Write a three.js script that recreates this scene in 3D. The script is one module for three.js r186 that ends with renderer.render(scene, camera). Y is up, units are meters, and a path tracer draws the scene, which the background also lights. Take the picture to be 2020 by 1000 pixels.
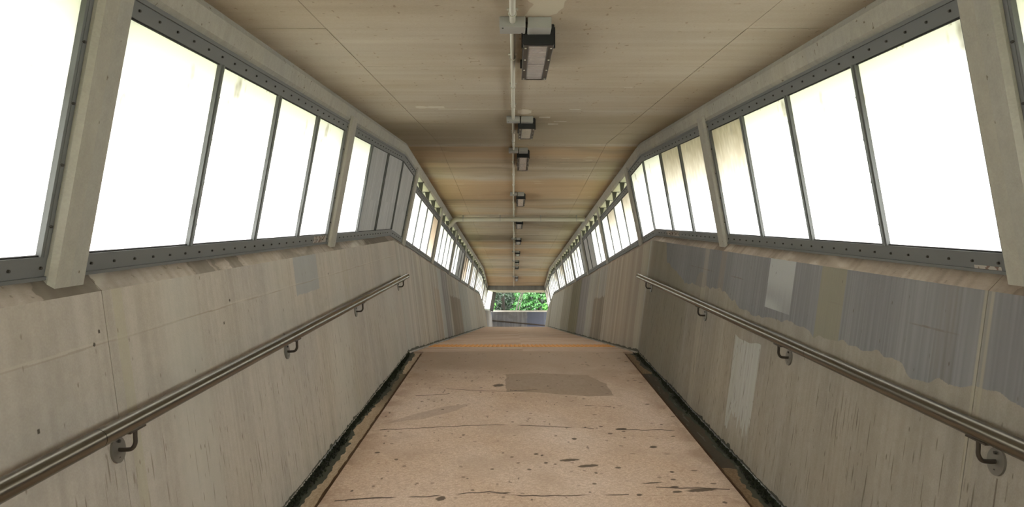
import * as THREE from 'three';
import { mergeGeometries } from 'three/addons/utils/BufferGeometryUtils.js';
import { RoundedBoxGeometry } from 'three/addons/geometries/RoundedBoxGeometry.js';

// ---------------------------------------------------------------- camera, sky, exposure
const scene = new THREE.Scene();
const RISE = Math.atan(192 / 1500);                 // slope of the near ramp
const DROP = Math.atan(0.1);                        // slope of the far ramp
const KINK = 9.2, LEVEL = 23.6, FAR = 6.0;          // metres of ramp ahead of the camera, of level deck, of far ramp
const EYE = 1.6;
const camY = EYE * Math.cos(RISE) - KINK * Math.sin(RISE);
const W = 2028, H = 1134;
const camera = new THREE.PerspectiveCamera(2 * Math.atan(H / 2 / 1500) * 180 / Math.PI, 2020 / 1000, 0.05, 300);
camera.position.set(0, camY, 0);
camera.rotation.x = RISE;                           // the lens looks along the ramp
camera.setViewOffset(W, H, 0, 134, 2020, 1000);     // the photograph is a crop of a taller frame
scene.add(camera);

const renderer = new THREE.WebGLRenderer({ antialias: true });
renderer.toneMapping = THREE.LinearToneMapping;
renderer.toneMappingExposure = 5.4;
renderer.shadowMap.enabled = true;

// a white overcast sky, three times brighter overhead than at the horizon
const SKY = 4.6;
{
  const w = 32, h = 64, d = new Float32Array(w * h * 4);
  for (let j = 0; j < h; j++) {
    const el = ((j + 0.5) / h - 0.5) * Math.PI, l = el > 0 ? SKY * (1 + 2 * Math.sin(el)) / 3 : SKY * 0.25;
    for (let i = 0; i < w; i++) d.set([l, l, l * 1.02, 1], (j * w + i) * 4);
  }
  const t = new THREE.DataTexture(d, w, h, THREE.RGBAFormat, THREE.FloatType);
  t.mapping = THREE.EquirectangularReflectionMapping; t.magFilter = THREE.LinearFilter; t.needsUpdate = true;
  scene.background = t; scene.environment = t;
}

// ---------------------------------------------------------------- helpers
const V = (x, y, z) => new THREE.Vector3(x, y, z);
let seedState = 7;
const rnd = () => { seedState = (seedState * 1664525 + 1013904223) >>> 0; return seedState / 4294967296; };
const rr = (a, b) => a + (b - a) * rnd();
const MID = 0.11;                                   // the tunnel's centre line passes to the right of the camera
const SEG = {};
{
  const F = V(0, Math.sin(RISE), -Math.cos(RISE)), U = V(0, Math.cos(RISE), Math.sin(RISE));
  SEG.near = { rot: RISE, U, F, O: V(MID, camY, 0).addScaledVector(U, -EYE) };
  const o2 = SEG.near.O.clone().addScaledVector(F, KINK);
  SEG.level = { rot: 0, U: V(0, 1, 0), F: V(0, 0, -1), O: o2 };
  const o3 = o2.clone().add(V(0, 0, -LEVEL));
  SEG.far = { rot: -DROP, U: V(0, Math.cos(DROP), -Math.sin(DROP)), F: V(0, -Math.sin(DROP), -Math.cos(DROP)), O: o3 };
  SEG.land = { rot: 0, U: V(0, 1, 0), F: V(0, 0, -1), O: o3.clone().addScaledVector(SEG.far.F, FAR) };
}
const T1 = Math.tan(RISE / 2), T2 = Math.tan(DROP / 2);
const at = (g, x, h, s) => g.O.clone().add(V(x, 0, 0)).addScaledVector(g.U, h).addScaledVector(g.F, s);
const K = (s, k = 0) => ({ s, k });                 // an end of a piece: s + k * height (mitred at the bends)
const END1 = K(KINK, T1), START2 = K(0, -T1), END2 = K(LEVEL, T2), START3 = K(0, -T2), END3 = K(FAR, -T2), START4 = K(0, T2);

// a solid of constant profile [x, h] along a part of the tunnel; uv in metres (along, round the profile) unless uvOf is given
function prism(g, profile, a, b, uvOf, holdEnds = true) {
  let area = 0;
  const n = profile.length;
  for (let i = 0; i < n; i++) { const p = profile[i], q = profile[(i + 1) % n]; area += p[0] * q[1] - q[0] * p[1]; }
  const pr = area < 0 ? [...profile].reverse() : profile;
  const pos = [], uv = [];
  const put = (p, e, t) => { const s = e.s + e.k * p[1], w = at(g, p[0], p[1], s); pos.push(w.x, w.y, w.z); uv.push(...(uvOf ? uvOf(s, p[0], p[1]) : [s, t])); };
  let t = 0;
  for (let i = 0; i < n; i++) {
    const p = pr[i], q = pr[(i + 1) % n], l = Math.hypot(q[0] - p[0], q[1] - p[1]);
    put(p, a, t); put(q, a, t + l); put(q, b, t + l); put(p, a, t); put(q, b, t + l); put(p, b, t);
    t += l;
  }
  if (holdEnds) {
    const tri = THREE.ShapeUtils.triangulateShape(pr.map((p) => new THREE.Vector2(p[0], p[1])), []);
    for (const f of tri) for (const [e, order] of [[a, [0, 1, 2]], [b, [2, 1, 0]]]) for (const i of order) {
      const p = pr[f[i]], s = e.s + e.k * p[1], w = at(g, p[0], p[1], s);
      pos.push(w.x, w.y, w.z); uv.push(...(uvOf ? uvOf(s, p[0], p[1]) : [p[0], p[1]]));
    }
  }
  const geo = new THREE.BufferGeometry();
  geo.setAttribute('position', new THREE.Float32BufferAttribute(pos, 3));
  geo.setAttribute('uv', new THREE.Float32BufferAttribute(uv, 2));
  geo.computeVertexNormals();
  return geo;
}
const mirror = (pr, side) => pr.map(([x, h]) => [x * side, h]);
const taken = {};
function numbered(name) { const n = taken[name] = (taken[name] ?? -1) + 1; return n ? name + '_' + String(n).padStart(3, '0') : name; }
function tag(o, label, category, group, kind) {
  if (label) o.userData.label = label;
  if (category) o.userData.category = category;
  if (group) o.userData.group = group;
  if (kind) o.userData.kind = kind;
  return o;
}
function part(name, geo, m, parent) {
  const o = new THREE.Mesh(Array.isArray(geo) ? merged(geo) : geo, m);
  o.castShadow = o.receiveShadow = true; o.name = name; parent.add(o); return o;
}
function merged(list) { return list.length === 1 ? list[0] : mergeGeometries(list.map((g) => (g.index ? g.toNonIndexed() : g))); }
function group(name, position, rotX = 0) {
  const o = new THREE.Group(); o.name = name; if (position) o.position.copy(position); o.rotation.x = rotX; scene.add(o); return o;
}
const box = (w, h, d, x = 0, y = 0, z = 0, r = 0) => (r ? new RoundedBoxGeometry(w, h, d, 2, r) : new THREE.BoxGeometry(w, h, d)).translate(x, y, z);
const tube = (pts, r, seg = 40, rad = 12) => new THREE.TubeGeometry(new THREE.CatmullRomCurve3(pts), seg, r, rad);
const cyl = (r, l, x, y, z, axis = 'y', n = 12) => { const c = new THREE.CylinderGeometry(r, r, l, n); if (axis === 'x') c.rotateZ(Math.PI / 2); if (axis === 'z') c.rotateX(Math.PI / 2); return c.translate(x, y, z); };

// ---------------------------------------------------------------- noise and textures (colours in sRGB 0..255)
const P = new Uint8Array(512);
{ const p = [...Array(256).keys()]; for (let i = 255; i > 0; i--) { const j = Math.floor(rnd() * (i + 1)); [p[i], p[j]] = [p[j], p[i]]; } for (let i = 0; i < 512; i++) P[i] = p[i & 255]; }
function noise(x, y) {                              // value noise, 0..1
  const xi = Math.floor(x), yi = Math.floor(y), u = x - xi, v = y - yi, a = u * u * (3 - 2 * u), b = v * v * (3 - 2 * v), X = xi & 255, Y = yi & 255;
  const p0 = P[X] + Y, p1 = P[(X + 1) & 255] + Y;
  const n00 = P[p0 & 511], n01 = P[(p0 + 1) & 511], n10 = P[p1 & 511], n11 = P[(p1 + 1) & 511];
  return ((n00 * (1 - a) + n10 * a) * (1 - b) + (n01 * (1 - a) + n11 * a) * b) / 255;
}
function fbm(x, y, o = 4) { let s = 0, w = 0.5, t = 0; for (let i = 0; i < o; i++) { s += w * noise(x + i * 17.3, y + i * 9.1); t += w; w *= 0.5; x *= 2.03; y *= 2.03; } return s / t; }
const step = (a, b, x) => { const t = Math.min(1, Math.max(0, (x - a) / (b - a))); return t * t * (3 - 2 * t); };
const blend = (c, d, t) => { c[0] += (d[0] - c[0]) * t; c[1] += (d[1] - c[1]) * t; c[2] += (d[2] - c[2]) * t; };
const add = (c, v) => { c[0] += v; c[1] += v; c[2] += v; };
// a picture of mx by my metres; fn(x, y) gives the colour at x, y metres
function picture(w, h, mx, my, fn, srgb = true, wrap = THREE.RepeatWrapping) {
  const d = new Uint8Array(w * h * 4);
  for (let j = 0; j < h; j++) for (let i = 0; i < w; i++) {
    const c = fn((i + 0.5) / w * mx, (j + 0.5) / h * my), k = (j * w + i) * 4;
    for (let n = 0; n < 3; n++) d[k + n] = Math.max(0, Math.min(255, c[n]));
    d[k + 3] = 255;
  }
  const t = new THREE.DataTexture(d, w, h); t.magFilter = THREE.LinearFilter; t.minFilter = THREE.LinearFilter;
  t.wrapS = t.wrapT = wrap; if (srgb) t.colorSpace = THREE.SRGBColorSpace; t.needsUpdate = true; return t;
}
const inside = (poly, x, y) => { let r = false; for (let i = 0, j = poly.length - 1; i < poly.length; j = i++) { const [a, b] = poly[i], [c, d] = poly[j]; if ((b > y) !== (d > y) && x < (c - a) * (y - b) / (d - b) + a) r = !r; } return r; };

const M = {};
const std = (o) => new THREE.MeshStandardMaterial({ roughness: 0.9, ...o });
const grit = picture(512, 512, 1, 1, (x, y) => { const v = 120 + 90 * (fbm(x * 40, y * 40, 3) - 0.5) + 40 * (noise(x * 220, y * 220) - 0.5); return [v, v, v]; }, false);
const gritOf = (rx, ry) => { const t = grit.clone(); t.repeat.set(rx, ry); t.needsUpdate = true; return t; };
const mapped = (t, rx, ry, bump = 0.002, bx = 1, by = 1, o = {}) => { t.repeat.set(rx, ry); return std({ map: t, bumpMap: gritOf(bx, by), bumpScale: bump, ...o }); };

// small dark drips and pores of cast concrete, in metres
function marks(count, x0, x1, y0, y1, long) { return [...Array(count)].map(() => [rr(x0, x1), rr(y0, y1), rr(0.002, 0.005), rr(0.01, long), rr(0.25, 0.8)]); }
function markGrid(list, cell = 0.25) { const m = new Map(); for (const k of list) for (let i = Math.floor((k[0] - 0.03) / cell); i <= Math.floor((k[0] + 0.03) / cell); i++) for (let j = Math.floor((k[1] - k[3]) / cell); j <= Math.floor((k[1] + k[3]) / cell); j++) { const q = i + ',' + j; if (!m.has(q)) m.set(q, []); m.get(q).push(k); } return (x, y) => m.get(Math.floor(x / cell) + ',' + Math.floor(y / cell)) ?? []; }
const concrete = (s, h, base, streak = 12) => {
  const c = [...base];
  add(c, streak * 2 * (fbm(s * 9, h * 0.7 + 3, 3) - 0.5) + streak * (noise(s * 55, h * 1.6) - 0.5));
  const w = fbm(s * 1.6 + 40, h * 1.3, 3) - 0.5; c[0] += w * 16; c[1] += w * 12; c[2] += w * 4;
  add(c, 9 * (noise(s * 260, h * 260) - 0.5) + 8 * (fbm(s * 30, h * 30, 2) - 0.5));
  return c;
};
// left wall of the near ramp: 7.9 m from s = 2, 1.36 m high
const LW = [2.0, 7.9, 1.37];
{
  const near = markGrid(marks(520, 2, 9.9, 0, 0.75, 0.09)), pores = markGrid(marks(160, 2, 9.9, 0.1, 1.36, 0.012));
  const holes = [[2.61, 1.17], [3.86, 1.19], [3.75, 1.09], [2.26, 0.97], [2.65, 1.21], [5.9, 1.18], [4.64, 0.9]];
  const tex = picture(2048, 512, LW[1], LW[2], (u, h) => {
    const s = u + LW[0], c = concrete(s, h, [173, 165, 154], 9);
    blend(c, [174, 166, 156], 0.6 * step(7.2, 9.2, s));
    const p = noise(s * 2.1, h * 0.3); blend(c, [182, 178, 168], 0.5 * step(0.62, 0.8, p));
    blend(c, [148, 138, 122], 0.28 * step(0.6, 0.85, fbm(s * 4, h * 0.5 + 8, 3)) * step(0.75, 0.2, h));
    if (Math.abs(s - 5.31 - 0.05 * (h - 1.2)) < 0.29 && h > 1.10 - 0.01 * noise(s * 30, 1)) blend(c, [152, 154, 154], 0.8);     // grey square of other paint
    const seam = h - 1.165 + 0.004 * (noise(s * 6, 2) - 0.5);
    if (Math.abs(seam) < 0.003) blend(c, [146, 136, 120], 0.7 * noise(s * 5, 7)); else if (seam > 0 && seam < 0.012) blend(c, [188, 180, 166], 0.45 * noise(s * 4, 5));
    if (Math.abs(s - 2.8) < 0.035) blend(c, [170, 164, 140], 0.45);
    if (Math.abs(s - 6.45 - 0.1 * (h - 1)) < 0.1) blend(c, [164, 156, 138], 0.5 * noise(s * 30, h * 3));
    for (const k of [...near(s, h), ...pores(s, h)]) { const dx = (s - k[0]) / k[2], dy = (h - k[1]) / k[3]; if (dx * dx + dy * dy < 1) blend(c, [92, 82, 68], k[4] * (1 - dx * dx - dy * dy)); }
    for (const k of holes) if (Math.hypot(s - k[0], h - k[1]) < 0.007) blend(c, [60, 54, 46], 0.9);
    if (h < 0.026 * noise(s * 26, 3) * noise(s * 3, 9) + 0.004) blend(c, [52, 54, 42], 0.85);                                      // moss at the foot
    return c;
  });
  M.wallLeft = mapped(tex, 1 / LW[1], 1 / LW[2], 0.0025, 1, 1);
  tex.offset.set(-LW[0] / LW[1], 0);
}
// right wall of the near ramp, with old patches of grey paint
{
  const edge = [[1.6, 1.0], [2.44, 1.0], [2.64, 1.01], [2.86, 0.98], [3.12, 0.96], [3.29, 1.0], [3.45, 1.0], [3.8, 0.99], [4.14, 0.96], [4.3, 0.99], [4.46, 1.0], [4.75, 0.97], [5.04, 0.96], [5.37, 0.95], [5.63, 0.99], [6.07, 1.05], [6.55, 1.02], [7.32, 1.0], [8.26, 1.15], [8.4, 1.34], [10, 1.6]];
  const low = (s) => { let i = 0; while (edge[i + 1][0] < s && i < edge.length - 2) i++; const t = (s - edge[i][0]) / (edge[i + 1][0] - edge[i][0]); return edge[i][1] + t * (edge[i + 1][1] - edge[i][1]) + 0.03 * (noise(s * 14, 4) - 0.5); };
  const near = markGrid(marks(620, 2, 9.9, 0, 0.75, 0.09)), pores = markGrid(marks(160, 2, 9.9, 0.1, 1.36, 0.012));
  const tex = picture(2048, 512, LW[1], LW[2], (u, h) => {
    const s = u + LW[0], c = concrete(s, h, [146, 138, 126], 9);
    blend(c, [118, 112, 94], 0.45 * step(7.0, 7.6, s + 0.3 * noise(h * 4, s * 4)) * step(9.35, 9.1, s));
    blend(c, [164, 160, 150], 0.75 * step(9.1, 9.35, s));
    blend(c, [132, 120, 106], 0.3 * step(0.55, 0.85, fbm(s * 4, h * 0.5 + 8, 3)) * step(0.85, 0.2, h));
    const over = h - low(s);
    if (over > 0) {
      blend(c, [121, 121, 124], 0.92);
      add(c, 14 * (noise(s * 90, h * 2) - 0.5) + 16 * (noise(s * 3.2, 0.4) - 0.5));
      if (s > 3.84 && s < 4.15) blend(c, [134, 129, 110], 0.75);
      if (s > 6.0 && s < 7.1 && noise(s * 3, h * 3) > 0.45) blend(c, [132, 124, 116], 0.6);
      if (s > 4.54 && s < 4.96 + 0.02 * h && h > 1.03) blend(c, [170, 172, 171], 0.9 - 0.5 * step(0.4, 0.8, noise(s * 2, h * 7)) * step(1.25, 1.05, h));
      if (s > 2.85 && s < 3.0) blend(c, [104, 98, 92], 0.45 * noise(s * 60, h * 4));
    }
    const e = Math.abs(h - 1.168 + 0.003 * (noise(s * 7, 1) - 0.5)); if (e < 0.0035) blend(c, [104, 90, 82], 0.7 * step(0.4, 0.75, noise(s * 2.3, 6)) * noise(s * 40, 2));
    // lighter upright brush of paint, running out in drips
    const stop = 0.27 - 0.22 * noise(s * 38, 2) * noise(s * 9, 5);
    if (s > 4.96 - 0.02 * h && s < 5.51 - 0.03 * (0.8 - h) && h < 0.775 + 0.05 * noise(s * 5, 0.3) - 0.03) blend(c, [176, 177, 174], (h > stop ? 0.95 : 0.3 * step(0.04, 0.2, h)) * (0.55 + 0.45 * noise(s * 70, h * 1.5)));
    if (Math.abs(s - 6.6 + 0.05 * (1.3 - h)) < 0.07) blend(c, [170, 160, 142], 0.5 * (0.4 + 0.6 * noise(s * 40, h * 2)));
    if (Math.abs(s - 2.69) < 0.03 && h > 0.5) blend(c, [160, 152, 134], (Math.abs(Math.abs(s - 2.69) - 0.018) < 0.008 ? 0.65 : 0.3) * step(0.5, 1.1, h + 0.3 * noise(s * 60, 1)));
    if (Math.abs(s - 2.52) < 0.004 && h < 0.74 && h > 0.5) blend(c, [70, 58, 46], 0.6);
    for (const k of [...near(s, h), ...pores(s, h)]) { const dx = (s - k[0]) / k[2], dy = (h - k[1]) / k[3]; if (dx * dx + dy * dy < 1) blend(c, [72, 62, 50], k[4] * (1 - dx * dx - dy * dy)); }
    if (h < 0.03 * noise(s * 26, 3) * noise(s * 3, 9) + 0.006) blend(c, [40, 40, 32], 0.85);
    return c;
  });
  M.wallRight = mapped(tex, 1 / LW[1], 1 / LW[2], 0.0025, 1, 1);
  tex.offset.set(-LW[0] / LW[1], 0);
}
// walls of the level deck: upright bands of different repairs; bands [from s, to s, colour, strength, below height]
function bandWall(base, bands, seed) {
  const t = picture(2048, 256, LEVEL, LW[2], (s, h) => {
    const c = concrete(s + seed, h, base, 16);
    for (const [a, b, col, k, top = 2] of bands) { const q = s + 0.12 * (noise(s * 3 + seed, h * 3) - 0.5); if (q > a && q < b && h < top + 0.06 * noise(s * 20, 3)) blend(c, col, k * (0.7 + 0.3 * noise(s * 30, h))); }
    add(c, 26 * (noise(s * 7 + seed, 0.5) - 0.5));
    if (h < 0.012 + 0.02 * noise(s * 8, seed)) blend(c, [50, 50, 40], 0.8);
    return c;
  });
  return mapped(t, 1 / LEVEL, 1 / LW[2], 0.0025, 1, 1);
}
M.bandLeft = bandWall([162, 157, 147], [[0.3, 1.3, [172, 165, 156], 0.8], [2.6, 3.6, [164, 158, 148], 0.6], [4.0, 5.2, [158, 144, 128], 0.7, 0.9], [5.0, 5.7, [162, 165, 167], 0.85], [5.7, 7.0, [134, 133, 134], 0.8], [7.0, 7.4, [178, 172, 164], 0.7], [7.4, 10.5, [128, 116, 102], 0.8, 0.85], [10.5, 14, [150, 154, 152], 0.7], [14, 18, [168, 168, 162], 0.7]], 3);
M.bandRight = bandWall([150, 143, 131], [[0, 0.5, [178, 170, 156], 0.8], [0.5, 4.2, [158, 146, 132], 0.7], [4.2, 5.4, [150, 148, 146], 0.75], [4.2, 6.0, [118, 106, 90], 0.85, 0.75], [6.0, 7.4, [152, 148, 142], 0.7], [7.4, 9.5, [126, 122, 124], 0.85], [9.5, 12.4, [108, 104, 80], 0.8], [12.4, 16, [132, 134, 120], 0.6], [16, 24, [172, 172, 166], 0.8]], 11);
M.cast = mapped(picture(512, 512, 2, 2, (x, y) => concrete(x, y, [170, 165, 154], 8)), 0.5, 0.5, 0.0025);
M.paint = mapped(picture(512, 512, 2, 2, (x, y) => { const c = concrete(x + 9, y, [158, 155, 145], 5); if (noise(x * 45, y * 45) > 0.955) blend(c, [96, 86, 70], 0.8); return c; }), 0.5, 0.5, 0.0015);
// sloping sill: stained brown and pink in runs across it
function sillTex(base, dark, light, seed, stains) {
  return mapped(picture(2048, 64, 9, 0.2, (s, t) => {
    const q = s - t * 0.12, c = concrete(q * 0.8 + seed, t * 2, base, 10), wob = 0.05 * (fbm(q * 14 + seed, t * 24, 3) - 0.5);
    blend(c, light, 0.6 * step(0.6, 0.72, fbm(q * 2.3 + seed + 30, t * 2, 3)));
    blend(c, dark, 0.55 * step(0.6, 0.68, fbm(q * 2.0 + seed, t * 3, 3)));
    for (const [a, b, k] of stains) if (q + wob > a && q + wob < b) blend(c, dark, k);
    add(c, 16 * (noise(q * 30 + seed, t * 4) - 0.5));
    if (noise(s * 60, t * 60 + seed) > 0.94) blend(c, dark, 0.6);
    return c;
  }), 1 / 9, 1 / 0.2, 0.003);
}
M.sillLeft = sillTex([147, 136, 124], [106, 97, 85], [180, 174, 162], 2, [[2.36, 2.7, 0.8], [3.5, 3.72, 0.7], [3.76, 3.8, 0.6], [3.96, 4.12, 0.75], [6.2, 6.5, 0.6], [7.6, 8.9, 0.65]]);
M.sillRight = sillTex([138, 125, 112], [112, 98, 84], [172, 160, 144], 9, [[1.9, 2.56, 0.8], [6.1, 6.4, 0.65], [4.9, 5.05, 0.4]]);

// deck: warm pinkish aggregate concrete, trodden dark spots, cracks and a repair; s from 3.7 to 9.5 and 2.5 m wide
const FW = [3.7, 5.8, 2.5];
function aggregate(x, s) {
  const c = [194, 169, 149];
  add(c, 26 * (noise(x * 150, s * 150) - 0.5) + 16 * (noise(x * 61 + s * 17, s * 61 - x * 17) - 0.5) + 16 * (noise(x * 300, s * 300) - 0.5));
  const w = fbm(x * 1.9 + 5 + 0.3 * s, s * 1.6 - 0.3 * x, 5) - 0.5; c[0] += 22 * w; c[1] += 30 * w; c[2] += 40 * w;
  blend(c, [168, 144, 124], 0.45 * step(0.5, 0.78, fbm(x * 2.6 + 20 + 0.6 * s, s * 2.2 - 0.5 * x, 5)));
  if (noise(x * 26 + 3, s * 26) > 0.9) blend(c, [206, 186, 166], 0.3);
  return c;
}
function spots(n, x0, x1, s0, s1) { return [...Array(n)].map(() => [rr(x0, x1), rr(s0, s1), rr(0.006, 0.02), rr(0.006, 0.03), rr(0.3, 0.85)]); }
{
  const dark = spots(360, -1.2, 1.2, 3.8, 9.4).map((k) => [k[0], k[1], k[2] * (k[0] > 0.5 ? 1.3 : 0.8), k[3] * 0.7, k[4] * 0.9]), grid = markGrid(dark);
  const named = [[-0.53, 4.36, 0.03, 0.04], [-0.17, 4.45, 0.05, 0.012], [0.26, 5.06, 0.075, 0.03], [0.37, 4.94, 0.08, 0.03], [0.04, 5.19, 0.02, 0.02], [-0.26, 7.34, 0.06, 0.07], [0.71, 5.81, 0.05, 0.03], [0.85, 4.55, 0.03, 0.02], [0.85, 4.47, 0.03, 0.02], [-1.05, 5.22, 0.02, 0.02], [0.08, 5.16, 0.012, 0.02], [0.1, 5.0, 0.016, 0.02], [0.33, 5.55, 0.02, 0.03], [0.73, 4.62, 0.07, 0.012], [1.0, 4.5, 0.1, 0.03], [0.62, 4.42, 0.02, 0.02], [-0.97, 4.36, 0.12, 0.012], [0.87, 5.35, 0.03, 0.03]];
  const repair = [[-0.2, 7.87], [0.13, 7.92], [0.65, 7.82], [0.78, 7.41], [0.8, 6.92], [0.56, 6.88], [0.11, 7.04], [-0.18, 7.06]];
  const smear = [[-1.12, 5.98], [-0.85, 6.1], [-0.6, 6.35], [-0.5, 6.6], [-0.72, 6.5], [-0.95, 6.22]];
  const cracks = [[[-1.13, 5.78], [-0.65, 5.87], [-0.32, 5.93], [0.0, 5.9], [0.36, 5.85], [0.5, 5.83]], [[0.67, 5.8], [0.9, 5.78], [1.11, 5.78]], [[-1.13, 4.32], [-0.97, 4.36], [-0.59, 4.4], [-0.26, 4.47], [-0.06, 4.4], [0.2, 4.41], [0.56, 4.43]], [[0.74, 4.55], [1.17, 4.51]], [[-0.75, 7.19], [-0.4, 7.1], [-0.18, 7.08], [0.11, 7.16]], [[0.5, 6.55], [0.72, 6.5]], [[-1.0, 6.9], [-0.7, 6.98]]];
  const tex = picture(1024, 2048, FW[2], FW[1], (u, v) => {
    const x = u - FW[2] / 2, s = v + FW[0], c = aggregate(x, s);
    const wob = 0.03 * (fbm(x * 12, s * 12, 2) - 0.5);
    if (inside(repair, x + wob, s + wob)) { blend(c, [142, 122, 104], 0.75); add(c, 8 * (noise(x * 60, s * 20) - 0.5)); } else if (inside(repair, x, s + 0.03 + wob)) blend(c, [196, 174, 152], 0.5 * noise(x * 9, s * 9));
    blend(c, [152, 130, 110], 0.7 * step(7.2, 8.6, s + 0.8 * (fbm(x * 1.5 + 40, s * 3, 5) - 0.5)));
    if (inside(smear, x + wob, s + 2 * wob)) blend(c, [152, 132, 116], 0.45);
    blend(c, [150, 122, 100], 0.4 * step(1.0, 1.2, Math.abs(x) + 0.12 * (fbm(x * 7, s * 5, 3) - 0.5)) * step(0.42, 0.6, fbm(x * 5 + 3, s * 5, 3)));
    for (const k of grid(x, s)) { const dx = (x - k[0]) / k[2], dy = (s - k[1]) / k[3], q = dx * dx + dy * dy + 0.6 * (noise(x * 90, s * 90) - 0.5); if (q < 1) blend(c, [74, 60, 48], k[4] * Math.min(1, 2 * (1 - q))); }
    for (const k of named) { const dx = (x - k[0]) / k[2], dy = (s - k[1] - 0.2 * (x - k[0])) / k[3], q = dx * dx + dy * dy + 0.5 * (noise(x * 70, s * 70) - 0.5); if (q < 1) blend(c, [80, 66, 52], 0.85 * Math.min(1, 2 * (1 - q))); }
    for (const line of cracks) for (let i = 0; i + 1 < line.length; i++) { const [a, b] = line[i], [p, q] = line[i + 1]; if (x >= a && x < p) { const d = Math.abs(s - b - (q - b) * (x - a) / (p - a) - 0.02 * (noise(x * 16, b) - 0.5)); if (d < 0.011) blend(c, [64, 50, 40], 0.9 * step(0.011, 0.003, d) * step(0.15, 0.5, noise(x * 8, b * 3))); } }
    return c;
  });
  M.deck = mapped(tex, 1 / FW[2], 1 / FW[1], 0.002, 1, 1);
  tex.offset.set(0.5, -FW[0] / FW[1]);
}
M.deckFar = mapped(picture(1024, 1024, 2.5, 2.5, (x, s) => { const c = aggregate(x + 31, s + 9); blend(c, [158, 134, 114], 0.4); blend(c, [142, 112, 88], 0.5 * step(0.5, 0.75, fbm(x * 1.2 + s * 0.4, s * 4, 4))); return c; }), 0.4, 0.4, 0.002);
// gutters: sandy concrete grown over by moss from the wall side; u is 0 at the wall and 0.18 at the deck
function gutterTex(left) {
  const t = picture(128, 2048, 0.18, 8, (u, s) => {
    const c = left ? [178, 156, 130] : [126, 102, 76];
    add(c, 26 * (noise(u * 160, s * 60) - 0.5) + 20 * (fbm(u * 20, s * 8, 3) - 0.5));
    const wet = left ? step(6.4, 7.2, s) * 0.7 : step(5.0 + 0.1 * noise(u * 30, 3), 4.85, s) < 0.5 ? 1 : 0;
    if (!left && wet) blend(c, [62, 56, 46], 0.85);
    if (left) blend(c, [86, 74, 56], wet);
    const reach = (left ? 0.075 : 0.08) * (0.35 + 1.3 * fbm(s * 2.2, left ? 4 : 8, 3)) + 0.03 * (noise(s * 22, u * 40) - 0.5);
    if (u < reach) blend(c, u < reach * 0.6 ? [38, 40, 32] : [58, 62, 50], 0.92);
    if (u > 0.148 + 0.008 * (noise(s * 14, 2) - 0.5)) blend(c, [84, 58, 36], 0.9);            // rusty dirt against the deck
    if (!left && wet && noise(u * 60, s * 9) > 0.86) blend(c, [110, 108, 98], 0.5);
    return c;
  });
  return mapped(t, 1 / 0.18, 1 / 8, 0.003, 1, 1);
}
M.gutterLeft = gutterTex(true); M.gutterRight = gutterTex(false);

// ceiling: cream paint gone brown, patches of filler
function cream(x, s) {
  const c = [157, 145, 126];
  add(c, 14 * (fbm(x * 1.2, s * 14, 3) - 0.5) + 7 * (noise(x * 200, s * 200) - 0.5));
  const w = fbm(x * 0.8 + 3, s * 1.5, 4) - 0.5; c[0] += w * 20; c[1] += w * 26; c[2] += w * 34;
  if (noise(x * 38, s * 38) > 0.95) blend(c, [110, 92, 70], 0.55);
  return c;
}
const CW = [3.0, 6.6, 2.9];
{
  const filler = [[-0.06, 2.9], [0.07, 2.9], [0.12, 3.15], [0.1, 3.4], [0.06, 3.48], [-0.06, 3.48], [-0.03, 3.3], [-0.08, 3.1]];
  const dabs = [[-0.81, 6.33, 0.12, 0.05], [0.33, 7.25, 0.06, 0.02], [0.27, 7.44, 0.05, 0.03], [0.41, 6.46, 0.05, 0.02], [0.17, 6.96, 0.05, 0.04], [-0.4, 6.44, 0.35, 0.015], [-0.02, 6.6, 0.06, 0.12], [0.7, 5.4, 0.03, 0.01]];
  const tex = picture(1024, 2048, CW[2], CW[1], (u, v) => {
    const x = u - CW[2] / 2, s = v + CW[0], c = cream(x, s);
    blend(c, [124, 110, 82], 0.75 * step(6.2, 7.6, s + 0.7 * (fbm(x * 1.2, s * 2, 4) - 0.5)) * (0.5 + 0.6 * fbm(x * 0.8 + 2, s * 3, 4)));
    if (inside(filler, x + 0.02 * (noise(s * 20, x * 20) - 0.5), s)) blend(c, [176, 168, 148], 0.85);
    for (const k of dabs) if (Math.abs(x - k[0]) < k[2] && Math.abs(s - k[1]) < k[3] * (0.6 + 0.8 * noise(x * 30, 3))) blend(c, [186, 178, 162], 0.75);
    return c;
  });
  M.ceiling = mapped(tex, 1 / CW[2], 1 / CW[1], 0.0015, 1, 1);
  tex.offset.set(0.5, -CW[0] / CW[1]);
}
M.ceilingFar = mapped(picture(512, 2048, 2.9, 12, (x, s) => {
  const c = cream(x + 13, s + 21);
  const w = s + 0.5 * (fbm(x * 1.1 + 5, s * 0.7, 3) - 0.5);
  blend(c, [158, 130, 94], 0.8 * step(0.3, 0.62, fbm(w * 0.9 + 2, 3.5 + x * 0.12, 3)) * step(11, 5, s));
  blend(c, [118, 104, 80], 0.65 * step(0.45, 0.72, fbm(w * 1.7 + 7, 8.2 + x * 0.1, 4)));
  add(c, 12 * (fbm(s * 26, x * 0.7, 3) - 0.5));
  if (noise(x * 3.1 + 0.7, s * 21) > 0.93) blend(c, [180, 166, 138], 0.45);
  return c;
}), 1 / 2.9, 1 / 12, 0.0015);
M.ceilingFar.map.offset.set(0.5, 0);

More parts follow.
